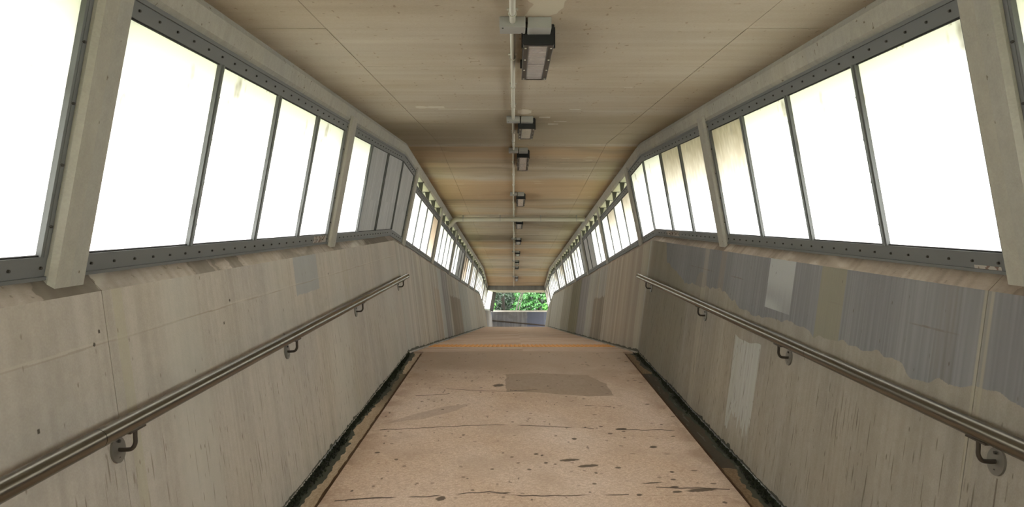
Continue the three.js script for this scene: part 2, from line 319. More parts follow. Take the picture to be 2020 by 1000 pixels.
// metals, panes and the rest
M.steel = std({ color: 0x686a69, roughness: 0.62, metalness: 0.25, bumpMap: gritOf(3, 3), bumpScale: 0.0006 });
M.peeled = mapped(picture(128, 64, 0.6, 0.06, (x, y) => (noise(x * 40, y * 60) + noise(x * 90, y * 90) > 0.85 ? [160, 154, 146] : [108, 88, 78])), 1 / 0.6, 1 / 0.06, 0.001);
M.darkSteel = std({ color: 0x3c3a35, roughness: 0.7, metalness: 0.2 });
M.bolt = std({ color: 0x37342f, roughness: 0.6, metalness: 0.4 });
M.gasket = std({ color: 0x1b1a18, roughness: 0.8 });
M.sheet = mapped(picture(256, 512, 0.9, 0.9, (x, y) => { const v = 158 + 26 * (noise(x * 50, y * 1.2) - 0.5) + 26 * (fbm(x * 5, y * 2, 3) - 0.5); return [v, v + 1, v + 1]; }), 1 / 0.9, 1 / 0.9, 0.0005, 1, 1, { roughness: 0.55, metalness: 0.2 });
// opal sheet: white below, and on the older sheets an algae film with a ragged lower outline; small brown smudges
function pane(film, reach, seed) {
  const t = picture(256, 256, 0.9, 0.9, (x, y) => {
    const c = [250, 250, 247], up = y - 0.9 + reach + 0.24 * (fbm(x * 5 + seed, y * 2.5, 3) - 0.5) + 0.03 * (noise(x * 40, y * 14) - 0.5);
    if (film && up > 0) blend(c, film, Math.min(1, 0.55 + up * 1.2) * (0.75 + 0.25 * noise(x * 30, y * 18)));
    const q = fbm(x * 6 + seed * 3, y * 5, 4);
    if (q > 0.72) blend(c, [128, 118, 106], Math.min(0.8, (q - 0.72) * 6) * (0.5 + 0.5 * noise(x * 40, y * 30)));
    return c;
  });
  t.offset.set(0, -1.46 / 0.9); t.repeat.set(1 / 0.9, 1 / 0.9);
  return new THREE.MeshPhysicalMaterial({ map: t, roughness: 1, transmission: 0.62, thickness: 0, side: THREE.DoubleSide });
}
M.paneWhite = pane(null, 0, 1); M.paneClear = pane([190, 182, 168], 0.0, 12); M.paneCream = pane([150, 138, 116], 0.5, 5); M.panePeach = pane([152, 130, 104], 0.9, 8);
M.railSteel = std({ color: 0x6b655b, roughness: 0.26, metalness: 0.9, bumpMap: gritOf(2, 2), bumpScale: 0.0002 });
M.plateSteel = std({ color: 0x716d65, roughness: 0.5, metalness: 0.6 });
M.black = std({ color: 0x070707, roughness: 0.6, metalness: 0.2 });
M.bronze = std({ color: 0x3b332b, roughness: 0.55, metalness: 0.4 });
M.lens = new THREE.MeshPhysicalMaterial({ map: picture(128, 256, 0.1, 0.45, (x, y) => { const c = [176, 170, 168]; add(c, 44 * (fbm(x * 26, y * 22, 3) - 0.5)); if (noise(x * 20, y * 30 + 4) > 0.72) blend(c, [166, 154, 152], 0.3); if (Math.abs(y % 0.11 - 0.055) < 0.005) blend(c, [120, 114, 112], 0.6); return c; }), roughness: 0.22, metalness: 0.1, clearcoat: 0.6, clearcoatRoughness: 0.12, bumpMap: gritOf(6, 6), bumpScale: 0.002 });
M.greyBox = std({ color: 0x8c8b86, roughness: 0.6 });
M.conduit = std({ color: 0xb4b2a6, roughness: 0.55, metalness: 0.2 });
M.pipe = std({ color: 0xa9a595, roughness: 0.6 });
M.tactile = mapped(picture(256, 256, 0.5, 0.5, (x, y) => { const c = [210, 150, 84]; add(c, 50 * (fbm(x * 14, y * 14, 3) - 0.5)); blend(c, [150, 104, 66], 0.5 * step(0.55, 0.75, fbm(x * 8 + 4, y * 8, 3))); return c; }), 2, 2, 0.001);
M.moss = std({ color: 0x2c3020, roughness: 1 });
M.under = mapped(picture(256, 256, 2, 2, (x, y) => concrete(x, y, [112, 110, 104], 10)), 0.5, 0.5, 0.002);

// ---------------------------------------------------------------- tunnel shell
// heights above the deck and half widths of the section
const FLOORX = 1.39, WALLX = 1.575, WALLH = 1.347, SILLX = 1.637, SILLH = 1.413, HEADX = 1.46, HEADH = 2.395, CEILX = 1.435, CEILH = 2.533;
const wallX = (h) => FLOORX + (WALLX - FLOORX) * h / WALLH;
const deck1 = 1.21, deck2 = 1.325;
const BACK = -4.85;

const RUNS = [                                      // pieces of the tunnel between joints: [segment, from, to, deck half width]
  ['near', K(BACK), K(-1.13)], ['near', K(-1.13), K(2.7)], ['near', K(2.7), K(6.4)], ['near', K(6.4), END1],
  ['level', START2, K(4.7)], ['level', K(4.7), K(8.4)], ['level', K(8.4), K(12.1)], ['level', K(12.1), K(15.8)], ['level', K(15.8), K(19.5)], ['level', K(19.5), END2],
  ['far', START3, K(2.9)], ['far', K(2.9), END3],
];
const gap = (e, d) => K(e.s + (e.k ? 0 : d), e.k);
for (const [side, word] of [[-1, 'left'], [1, 'right']]) {
  const wall = tag(group('wall_' + word), word === 'left' ? 'pale leaning concrete wall below the left windows' : 'darker leaning concrete wall with grey paint patches below the right windows', 'wall', null, 'structure');
  for (const [name, a, b] of RUNS) {
    const g = SEG[name], m = name === 'near' ? (side < 0 ? M.wallLeft : M.wallRight) : side < 0 ? M.bandLeft : M.bandRight;
    const shift = name === 'far' ? LEVEL * 0.6 : 0;
    const a2 = gap(a, 0.002), b2 = gap(b, -0.002);
    part('wall_panel', prism(g, mirror([[wallX(-0.3), -0.3], [FLOORX, 0], [WALLX, WALLH], [1.86, WALLH], [1.86, -0.3]], side), a2, b2, (s, x, h) => [s + shift, h]), m, wall);
    part('sill', prism(g, mirror([[WALLX, WALLH], [SILLX, SILLH], [1.86, SILLH], [1.86, WALLH]], side), a2, b2, (s, x, h) => [s, h < WALLH + 0.01 ? 0.02 : 0.17]), side < 0 ? M.sillLeft : M.sillRight, wall);
  }
}
{
  const floor = tag(group('floor'), 'warm brown aggregate concrete deck with cracks and dark trodden spots', 'floor', null, 'structure');
  const slabs = [];
  for (const s of [-4.85, -2.94, -1.47, 0, 1.47, 2.94, 4.41, 5.88, 7.35]) slabs.push(['near', K(s), K(s)]);
  for (let i = 0; i < slabs.length; i++) slabs[i][2] = i + 1 < slabs.length ? slabs[i + 1][1] : END1;
  const lv = [START2, K(1.515), K(2.305), ...[...Array(13)].map((_, i) => K(3.9 + i * 1.5)), END2];
  for (let i = 0; i + 1 < lv.length; i++) if (i !== 1) slabs.push(['level', lv[i], lv[i + 1]]);
  const fr = [START3, K(1.5), K(3), K(4.5), END3];
  for (let i = 0; i + 1 < fr.length; i++) slabs.push(['far', fr[i], fr[i + 1]]);
  for (const [name, a, b] of slabs) {
    const w = name === 'near' ? deck1 : deck2;
    part('floor_slab', prism(SEG[name], [[-w, -0.1], [-w, -0.004], [-w + 0.004, 0], [w - 0.004, 0], [w, -0.004], [w, -0.1]], gap(a, 0.001), gap(b, -0.001), (s, x) => [x, s]), name === 'near' ? M.deck : M.deckFar, floor);
  }
  for (const [side, m] of [[-1, M.gutterLeft], [1, M.gutterRight]]) for (const [name, a, b, w] of [['near', K(BACK), END1, deck1], ['level', START2, END2, deck2], ['far', START3, END3, deck2]])
    part('gutter', prism(SEG[name], mirror([[w, -0.022], [w, -0.1], [FLOORX + 0.02, -0.1], [FLOORX + 0.02, -0.022]], side), a, b, (s, x) => [name === 'near' ? FLOORX - Math.abs(x) : 0.02 + (FLOORX - Math.abs(x)) * 0.8, s]), m, floor);
  for (const [name, a, b] of [['near', K(BACK), END1], ['level', START2, END2], ['far', START3, END3]]) part('deck_beam', prism(SEG[name], [[-1.8, -0.5], [-1.8, -0.1], [1.8, -0.1], [1.8, -0.5]], a, b), M.under, floor);
}
{
  const ceiling = tag(group('ceiling'), 'cream painted concrete ceiling of flat panels with brown stains', 'ceiling', null, 'structure');
  const rows = { near: [K(BACK)], level: [START2], far: [START3] };
  for (let i = -8; i <= 5; i++) rows.near.push(K(3.72 + 0.92 * i)); rows.near.push(END1);
  for (let i = 1; i <= 24; i++) rows.level.push(K(0.95 * i)); rows.level.push(END2);
  for (let i = 1; i <= 5; i++) rows.far.push(K(i)); rows.far.push(END3);
  const edge = 1.03, G = 0.0018;
  for (const name in rows) for (let i = 0; i + 1 < rows[name].length; i++) for (const [x0, x1] of [[-CEILX - 0.02, -edge], [-edge, edge], [edge, CEILX + 0.02]]) {
    const lift = rr(0, 0.002);
    part('ceiling_panel', prism(SEG[name], [[x0 + G, CEILH + lift], [x1 - G, CEILH + lift], [x1 - G, CEILH + 0.04], [x0 + G, CEILH + 0.04]], gap(rows[name][i], G), gap(rows[name][i + 1], -G), (s, x) => [x, s]), name === 'near' ? M.ceiling : M.ceilingFar, ceiling);
  }
  for (const [name, a, b] of [['near', K(BACK), END1], ['level', START2, END2], ['far', START3, END3]]) {
    part('roof_slab', prism(SEG[name], [[-1.98, CEILH + 0.04], [1.98, CEILH + 0.04], [1.98, CEILH + 0.2], [-1.98, CEILH + 0.2]], a, b), M.under, ceiling);
    for (const side of [-1, 1])
      part('edge_beam', prism(SEG[name], mirror([[HEADX, HEADH], [1.435, 2.418], [1.42, 2.5], [1.433, CEILH + 0.002], [1.5, CEILH + 0.04], [1.98, CEILH + 0.04], [1.98, 2.31], [1.9, 2.31], [1.9, 2.47], [1.62, HEADH]], side), a, b), M.paint, ceiling);
  }
}

// ---------------------------------------------------------------- pillars and windows
// the leaning plane of the windows: v up along it from the back of the sill, n towards the inside
const LEAN = Math.atan2(SILLX - HEADX, HEADH - SILLH);
const ev = [-Math.sin(LEAN), Math.cos(LEAN)], en = [-Math.cos(LEAN), -Math.sin(LEAN)];
const VTOP = (HEADH - SILLH) / Math.cos(LEAN);
const onWin = (v, n) => [SILLX + ev[0] * v + en[0] * n, SILLH + ev[1] * v + en[1] * n];
const bar = (g, side, a, b, v0, v1, n0, n1) => prism(g, mirror([onWin(v0, n0), onWin(v1, n0), onWin(v1, n1), onWin(v0, n1)], side), a, b);

const pillarShape = new THREE.Shape();               // plan of a pillar: x inwards, y along the tunnel
[[-0.16, -0.1], [0.025, -0.1], [0.042, -0.083], [0.042, 0.083], [0.025, 0.1], [-0.16, 0.1]].forEach(([x, y], i) => (i ? pillarShape.lineTo(x, y) : pillarShape.moveTo(x, y)));
const pillarGeo = new THREE.ExtrudeGeometry(pillarShape, { depth: VTOP + 0.1, bevelEnabled: false }).translate(0, 0, -0.05);
pillarGeo.rotateX(-Math.PI / 2);
const PILLARS = [['near', -1.15], ['near', 2.55], ['near', 6.25], ['level', 0.95], ['level', 4.65], ['level', 8.35], ['level', 12.05], ['level', 15.75], ['level', 19.45], ['far', 2.8]];
const ORD = ['nearest', 'second', 'third', 'fourth', 'fifth', 'sixth', 'seventh', 'eighth', 'ninth', 'tenth', 'eleventh'];
for (const [side, word] of [[-1, 'left'], [1, 'right']]) PILLARS.forEach(([name, s], i) => {
  const g = SEG[name], o = group(numbered('pillar'), at(g, side * SILLX, SILLH, s), g.rot);
  o.rotation.z = side * LEAN;
  const m = part('shaft', side < 0 ? pillarGeo : pillarGeo.clone().rotateY(Math.PI), M.paint, o);
  tag(o, i === 0 ? `leaning concrete pillar on the ${word} sill beside the photographer` : `leaning cream concrete pillar on the ${word} sill, ${ORD[i - 1]} in view from the front`, 'pillar', `pillars along the ${word} windows`);
});

// panes of a bay: W white, C clear, R cream, P peach, G grey sheet
const paneMat = { W: M.paneWhite, C: M.paneClear, R: M.paneCream, P: M.panePeach, G: M.sheet };
const even = (a, b, n = 4) => [...Array(n)].map((_, i) => [a + (b - a) * i / n, a + (b - a) * (i + 1) / n]);
const BAYS = [
  [[['near', even(-4.75, -1.25)]], 'WCWR', 'WCWR'],
  [[['near', even(-1.05, 2.45)]], 'WCWW', 'CWWC'],
  [[['near', even(2.65, 6.15)]], 'WCWC', 'CWCR'],
  [[['near', [[6.35, 7.28], [7.28, 8.22], [8.22, KINK]]], ['level', [[0, 0.85]]]], 'WGGG', 'RRWC'],
  [[['level', even(1.05, 4.55)]], 'WCWP', 'RCRW'],
  [[['level', even(4.75, 8.25)]], 'WWCW', 'WWGG'],
  [[['level', even(8.45, 11.95)]], 'WWGG', 'GWWC'],
  [[['level', even(12.15, 15.65)]], 'PPWW', 'WCWW'],
  [[['level', even(15.85, 19.35)]], 'PWWR', 'RRWC'],
  [[['level', even(19.55, LEVEL)], ['far', [[0, 0.85], [0.85, 1.7], [1.7, 2.7]]]], 'WWCWWRW', 'RRWWCWW'],
  [[['far', even(2.9, 5.9, 3)]], 'WCW', 'WRW'],
];
const RB = 0.07, RT = VTOP - 0.077;                  // inner edges of the bottom and top rails
const bayWords = ['window bay beside the photographer', 'bay nearest the camera', 'bay of four large panes, second from the camera', 'bay at the bend of the tunnel', 'first bay after the bend', 'second bay after the bend', 'third bay after the bend', 'fourth bay after the bend', 'fifth bay after the bend', 'last long bay before the far opening', 'farthest bay beside the far opening'];
let windowNo = 0;
BAYS.forEach(([runs, leftPanes, rightPanes], bay) => {
  for (const [side, word] of [[-1, 'left'], [1, 'right']]) {
    const codes = side < 0 ? leftPanes : rightPanes;
    const o = group('window_' + (++windowNo));
    tag(o, `steel framed ${codes.includes('G') ? 'white and grey sheet' : 'white translucent'} window on the ${word}, ${bayWords[bay]}`, 'window', null, 'structure');
    const vent = runs[0][0] === 'level';             // along the level deck the windows stop short of the beam
    const top = vent ? VTOP - 0.15 : VTOP, inner = top - 0.077, bolts = [], gusset = [];
    let code = 0;
    runs.forEach(([name, panes], r) => {
      const g = SEG[name], first = panes[0][0], last = panes[panes.length - 1][1];
      // mitred where a run meets a bend
      const joinA = r > 0 ? (name === 'level' ? START2 : START3) : null, joinB = r + 1 < runs.length ? (name === 'near' ? END1 : END2) : null;
      const a = joinA ?? K(first), b = joinB ?? K(last);
      const rails = [[-0.005, RB, 'bottom_rail'], [inner, top, 'top_rail']];
      for (const [v0, v1, n] of rails) {
        const rail = part(n, [bar(g, side, a, b, v0, v1, -0.01, 0.012), bar(g, side, a, b, n === 'top_rail' ? v1 - 0.016 : v0, n === 'top_rail' ? v1 : v0 + 0.012, 0.012, n === 'top_rail' ? 0.022 : 0.02)], M.steel, o);
        part('gasket', bar(g, side, a, b, n === 'top_rail' ? v0 - 0.006 : v1, n === 'top_rail' ? v0 : v1 + 0.005, -0.012, 0.006), M.gasket, rail);
      }
      const slim = name !== 'near' && bay > 3;
      const post = (s, w, n, deep) => { if (slim && n === 'mullion') { w = 0.02; deep = 0.016; } const q = part(n, [bar(g, side, K(s - w / 2), K(s + w / 2), RB, inner, -0.01, 0.014), bar(g, side, K(s - 0.005), K(s + 0.005), RB, inner, 0.014, deep)], M.steel, o);
        if (!slim) part('gasket', bar(g, side, K(s + w / 2), K(s + w / 2 + 0.006), RB, inner, -0.012, 0.01), M.gasket, q); };
      if (!joinA) post(first + 0.016, 0.03, 'jamb', 0.016);
      if (!joinB) post(last - 0.02, 0.038, 'jamb', 0.016);
      panes.forEach(([p, q], i) => {
        const c = codes[code++];
        const pa = joinA && i === 0 ? joinA : K(p), pb = joinB && i === panes.length - 1 ? joinB : K(q);
        const [x0, h0] = onWin(RB - 0.01, -0.004), [x1, h1] = onWin(inner + 0.01, -0.004);
        if (c === 'G') part('sheet_panel', prism(g, mirror([onWin(RB - 0.01, -0.008), onWin(inner + 0.01, -0.008), onWin(inner + 0.01, 0.002), onWin(RB - 0.01, 0.002)], side), pa, pb, (s, x, h) => [s, h]), M.sheet, o);
        else {
          const geo = new THREE.BufferGeometry(), pts = [[x0, h0, pa], [x0, h0, pb], [x1, h1, pb], [x1, h1, pa]].map(([x, h, e]) => [x, h, e.s + e.k * h]);
          const ps = [], us = [];
          for (const k of (side > 0 ? [0, 2, 1, 0, 3, 2] : [0, 1, 2, 0, 2, 3])) { const [x, h, s] = pts[k], w = at(g, side * x, h, s); ps.push(w.x, w.y, w.z); us.push(s + bay * 0.37 + side, h); }
          geo.setAttribute('position', new THREE.Float32BufferAttribute(ps, 3)); geo.setAttribute('uv', new THREE.Float32BufferAttribute(us, 2)); geo.computeVertexNormals();
          part('pane', geo, paneMat[c], o);
        }
        if (i < panes.length - 1) post(q, 0.034, 'mullion', 0.024);
        if (joinB && i === panes.length - 1) post(q + (name === 'near' ? T1 : T2) * 1.9, 0.034, 'mullion', 0.02);
        if (vent) {
          // upright gusset plate under the beam, wide at the top
          const w0 = onWin(top - 0.005, 0.004), s = q - 0.14;
          gusset.push(prism(g, mirror([[w0[0] + 0.02, w0[1]], [w0[0] - 0.012, w0[1]], [CEILX + 0.02, HEADH + 0.012], [CEILX + 0.1, HEADH + 0.012]], side), K(s), K(s + 0.012)),
            prism(g, mirror([[CEILX + 0.012, HEADH - 0.002], [CEILX + 0.14, HEADH - 0.002], [CEILX + 0.14, HEADH + 0.01], [CEILX + 0.012, HEADH + 0.01]], side), K(s - 0.03), K(s + 0.04)));
        }
      });
      if (bay < 6 && bay > 0) {
        const bolt = (s, v, n) => { const [x, h] = onWin(v, n), c = new THREE.CylinderGeometry(0.005, 0.006, 0.01, 6); c.rotateZ(side * (Math.PI / 2 + LEAN)); c.rotateX(g.rot); const w = at(g, side * x, h, s); bolts.push(c.translate(w.x, w.y, w.z)); };
        for (let s = first + 0.06; s < last - 0.02; s += 0.155) { bolt(s, RB * 0.5, 0.014); bolt(s + 0.02, (inner + top) / 2 - 0.006, 0.014); }
        if (bay < 4) panes.forEach(([p, q], i) => { if (i < panes.length - 1 || !joinB) for (let v = RB + 0.1; v < inner; v += 0.2) bolt(i < panes.length - 1 ? q + 0.01 : last - 0.02, v, 0.017); });
      }
    });
    if (bay === 2 || (bay === 3 && side > 0)) part('peeled_paint', bar(SEG.near, side, K(bay === 2 ? (side < 0 ? 5.72 : 2.7) : 7.95), K(bay === 2 ? (side < 0 ? 6.1 : 2.86) : 8.6), bay === 2 && side > 0 ? 0.0 : 0.012, bay === 2 && side > 0 ? 0.02 : 0.062, 0.01, 0.0135), M.peeled, o);
    if (bolts.length) tag(part('bolts', bolts, M.bolt, o), null, null, null, 'stuff');
    for (const q of [...Array(gusset.length / 2).keys()]) part('gusset', [gusset[2 * q], gusset[2 * q + 1]], M.darkSteel, o);
  }
});

// ---------------------------------------------------------------- handrails of the near ramp
for (const [side, word, joint, brackets] of [[-1, 'left', 2.42, [-1.3, 0.68, 2.66, 4.64, 6.66, 9.1]], [1, 'right', 3.98, [-1.4, 0.55, 2.53, 4.44, 6.38, 8.9]]]) {
  const g = SEG.near, x = side * 1.435, h = 0.9;
  const o = group(numbered('handrail'), at(g, x, h, 0), RISE);
  tag(o, `brown metal tube handrail on brackets along the ${word} wall`, 'handrail');
  const section = (a, b) => part('rail_tube', cyl(0.031, b - a, 0, 0, -(a + b) / 2, 'z', 32), M.railSteel, o);
  section(-4.6, joint - 0.0015); section(joint + 0.0015, KINK + 0.22);
  part('end_cap', new THREE.SphereGeometry(0.031, 24, 8, 0, Math.PI * 2, 0, Math.PI / 2).scale(1, 0.35, 1).rotateX(-Math.PI / 2).translate(0, 0, -(KINK + 0.22)), M.railSteel, o);
  const tilt = Math.atan2(WALLX - FLOORX, WALLH), ph = -0.105, px = wallX(h + ph) - 1.435;
  for (const s of brackets) {
    const b = part('bracket', tube([V(side * (px - 0.004), ph, 0), V(side * px * 0.55, ph, 0), V(side * px * 0.18, ph + 0.004, 0), V(0, ph + 0.022, 0), V(0, ph + 0.05, 0), V(0, -0.03, 0)], 0.0075, 30, 10), M.bronze, o);
    b.position.z = -s;
    part('saddle', box(0.024, 0.006, 0.11, 0, -0.033, 0), M.bronze, b);
    const plate = part('wall_plate', cyl(0.046, 0.008, 0, 0, 0, 'x', 28), M.plateSteel, b);
    plate.position.set(side * (px - 0.004), ph, 0); plate.rotation.z = -side * tilt;
    for (const y of [0.03, -0.03]) part('plate_screw', cyl(0.006, 0.006, -side * 0.005, y, 0, 'x', 8), M.bolt, b).position.copy(plate.position);
  }
}

// ---------------------------------------------------------------- ceiling lights, conduit, crossing pipe
function makeLight() {
  const o = new THREE.Group();
  part('housing', [box(0.145, 0.085, 0.9, 0, -0.0425, -0.6, 0.008)], M.black, o);
  part('end_cap', [box(0.15, 0.1, 0.03, 0, -0.05, -0.145, 0.006)], M.black, o);
  const f = part('lens_frame', [box(0.028, 0.018, 0.9, -0.06, -0.091, -0.6, 0.004), box(0.028, 0.018, 0.9, 0.06, -0.091, -0.6, 0.004), box(0.1, 0.018, 0.012, 0, -0.091, -1.044), box(0.1, 0.018, 0.012, 0, -0.091, -0.16)], M.bronze, o);
  for (const x of [-0.062, 0.062]) for (const z of [-0.2, -0.47, -0.74, -1.0]) part('clip_screw', cyl(0.005, 0.006, x, -0.101, z, 'y', 8), M.conduit, f);
  const l = part('lens', [box(0.092, 0.012, 0.43, 0, -0.09, -0.385, 0.003), box(0.092, 0.012, 0.43, 0, -0.09, -0.823, 0.003)], M.lens, o);
  part('lens_seam', box(0.09, 0.006, 0.006, 0, -0.093, -0.604), M.bronze, l);
  part('gear_box', box(0.11, 0.052, 0.13, 0, -0.026, -0.065, 0.004), M.greyBox, o);
  part('link_tube', cyl(0.014, 0.05, -0.075, -0.026, -0.05, 'x'), M.bronze, o);
  for (const x of [-0.076, 0.076]) { part('side_strap', box(0.012, 0.1, 0.02, x, -0.05, -0.2), M.black, o); part('side_strap', box(0.012, 0.05, 0.02, x, -0.025, -0.95), M.black, o); }
  return o;
}
const lampProto = makeLight();
const LAMPS = [['near', -0.2], ['near', 3.5], ['near', 6.86], ['level', 0.05], ['level', 3.5], ['level', 7.1], ['level', 11.0], ['level', 15.1], ['level', 19.2], ['level', 22.6], ['far', 2.2]];
const lampWords = ['overhead behind the view', 'largest and nearest, beside a square junction box', 'second from the camera', 'third from the camera, just past the bend', 'fourth from the camera, before the crossing pipe', 'just behind the crossing pipe', 'second beyond the crossing pipe', 'third beyond the crossing pipe', 'fourth beyond the crossing pipe', 'fifth beyond the crossing pipe', 'last and farthest, near the far opening'];
LAMPS.forEach(([name, s], i) => {
  const g = SEG[name], o = i ? lampProto.clone() : lampProto; o.name = numbered('ceiling_light'); scene.add(o);
  o.position.copy(at(g, 0.008, CEILH + 0.001, s)); o.rotation.x = g.rot;
  tag(o, `black ceiling light with grey lens, ${lampWords[i]}`, 'ceiling light', 'ceiling lights along the middle of the ceiling');
});
{
  const o = tag(group('conduit'), 'thin grey metal conduit with junction boxes running along the ceiling beside the lights', 'conduit');
  const x = -0.117;
  const run = (name, a, b) => { const p = at(SEG[name], x, CEILH - 0.022, a), q = at(SEG[name], x, CEILH - 0.022, b); return new THREE.TubeGeometry(new THREE.LineCurve3(p, q), 1, 0.0135, 12); };
  part('pipe', run('near', BACK + 0.1, KINK + 0.13), M.conduit, o); part('pipe', run('level', -0.14, LEVEL + 0.1), M.conduit, o); part('pipe', run('far', -0.1, FAR - 0.3), M.conduit, o);
  const boxAt = (name, s, geo, n, m) => { const q = part(n, geo, m, o); q.position.copy(at(SEG[name], x, CEILH, s)); q.rotation.x = SEG[name].rot; return q; };
  for (const [name, s] of LAMPS) {
    const b = boxAt(name, s + 0.055, box(0.12, 0.05, 0.13, 0, -0.025, 0, 0.004), 'junction_box', M.greyBox);
    part('lid_screw', [cyl(0.004, 0.004, -0.045, -0.051, 0.05, 'y', 8), cyl(0.004, 0.004, 0.045, -0.051, -0.05, 'y', 8)], M.bolt, b);
  }
  for (const [name, a, b] of [['near', -4, 9], ['level', 0.9, 23], ['far', 0.6, 5]]) for (let s = a; s < b; s += 0.92) boxAt(name, s, [box(0.05, 0.006, 0.02, 0, -0.004, 0), new THREE.TorusGeometry(0.016, 0.003, 6, 12).translate(0, -0.022, 0)], 'saddle_clip', M.conduit);
}
{
  // pale pipe fixed across the ceiling; at its left end an elbow leads out through the gap over the windows
  const g = SEG.level, s = 6.5, o = group('crossing_pipe', at(g, 0, CEILH, s));
  part('pipe', [cyl(0.045, 2.62, 0.06, -0.085, 0, 'x', 20)], M.pipe, o);
  part('elbow', tube([V(-1.24, -0.085, 0), V(-1.32, -0.09, 0), V(-1.385, -0.13, 0.02), V(-1.42, -0.19, 0.05), V(-1.5, -0.26, 0.1)], 0.052, 24, 16), M.pipe, o);
  for (const x of [-1.18, -0.4, 0.45, 1.2]) part('pipe_clip', [new THREE.TorusGeometry(0.048, 0.006, 8, 20).rotateY(Math.PI / 2).translate(x, -0.085, 0), box(0.02, 0.036, 0.03, x, -0.018, 0)], M.greyBox, o);
  tag(o, 'pale grey pipe clipped straight across the ceiling with an elbow at its left end', 'pipe');
}

// ---------------------------------------------------------------- tactile strip across the deck
{
  const g = SEG.level, o = group('tactile_strip', at(g, 0, 0, 1.91));
  tag(o, 'narrow orange strip of studded tactile tiles across the deck at the bend', 'tactile paving');
  const n = 7, w = 2.65 / n, dome = new THREE.SphereGeometry(0.018, 8, 3, 0, Math.PI * 2, 0, Math.PI / 2).scale(1, 0.4, 1).toNonIndexed();
  const list = [new RoundedBoxGeometry(w - 0.004, 0.1, 0.386, 1, 0.003).translate(0, -0.048, 0)];
  for (let i = 0; i < 6; i++) for (let j = 0; j < 6; j++) list.push(dome.clone().translate((i - 2.5) * w / 6, 0.002, (j - 2.5) * 0.064));
  const tile = merged(list);
  for (let i = 0; i < n; i++) for (const z of [-0.195, 0.195]) part('tile', tile, M.tactile, o).position.set(-1.325 + (i + 0.5) * w, 0, z);
}

// ---------------------------------------------------------------- moss in the gutters
for (const [side, word] of [[-1, 'left'], [1, 'right']]) {
  const pos = [];
  for (let i = 0; i < 2600; i++) {
    const s = rr(3.5, 9.2), reach = 0.02 + 0.07 * fbm(s * 2.2, side < 0 ? 4 : 8, 3), x = side * (FLOORX - 0.004 - reach * rnd() * rnd()), r = rr(0.004, 0.011), h = rr(0.006, 0.022);
    if (side > 0 && s > 4.9 && rnd() < 0.4) continue;
    for (let k = 0; k < 3; k++) { const a = rr(0, 6.28), b = a + 2.2; for (const p of [[x, -0.024, s], [x + r * Math.cos(a), -0.02 + h * rnd(), s + r * Math.sin(a)], [x + r * Math.cos(b), -0.02 + h, s + r * Math.sin(b)]]) { const w = at(SEG.near, ...p); pos.push(w.x, w.y, w.z); } }
  }
  const geo = new THREE.BufferGeometry(); geo.setAttribute('position', new THREE.Float32BufferAttribute(pos, 3)); geo.computeVertexNormals();
  M.moss.side = THREE.DoubleSide;
  const o = part(numbered('moss'), geo, M.moss, scene);
  tag(o, `dark green moss along the foot of the ${word} wall`, 'moss', null, 'stuff');
}

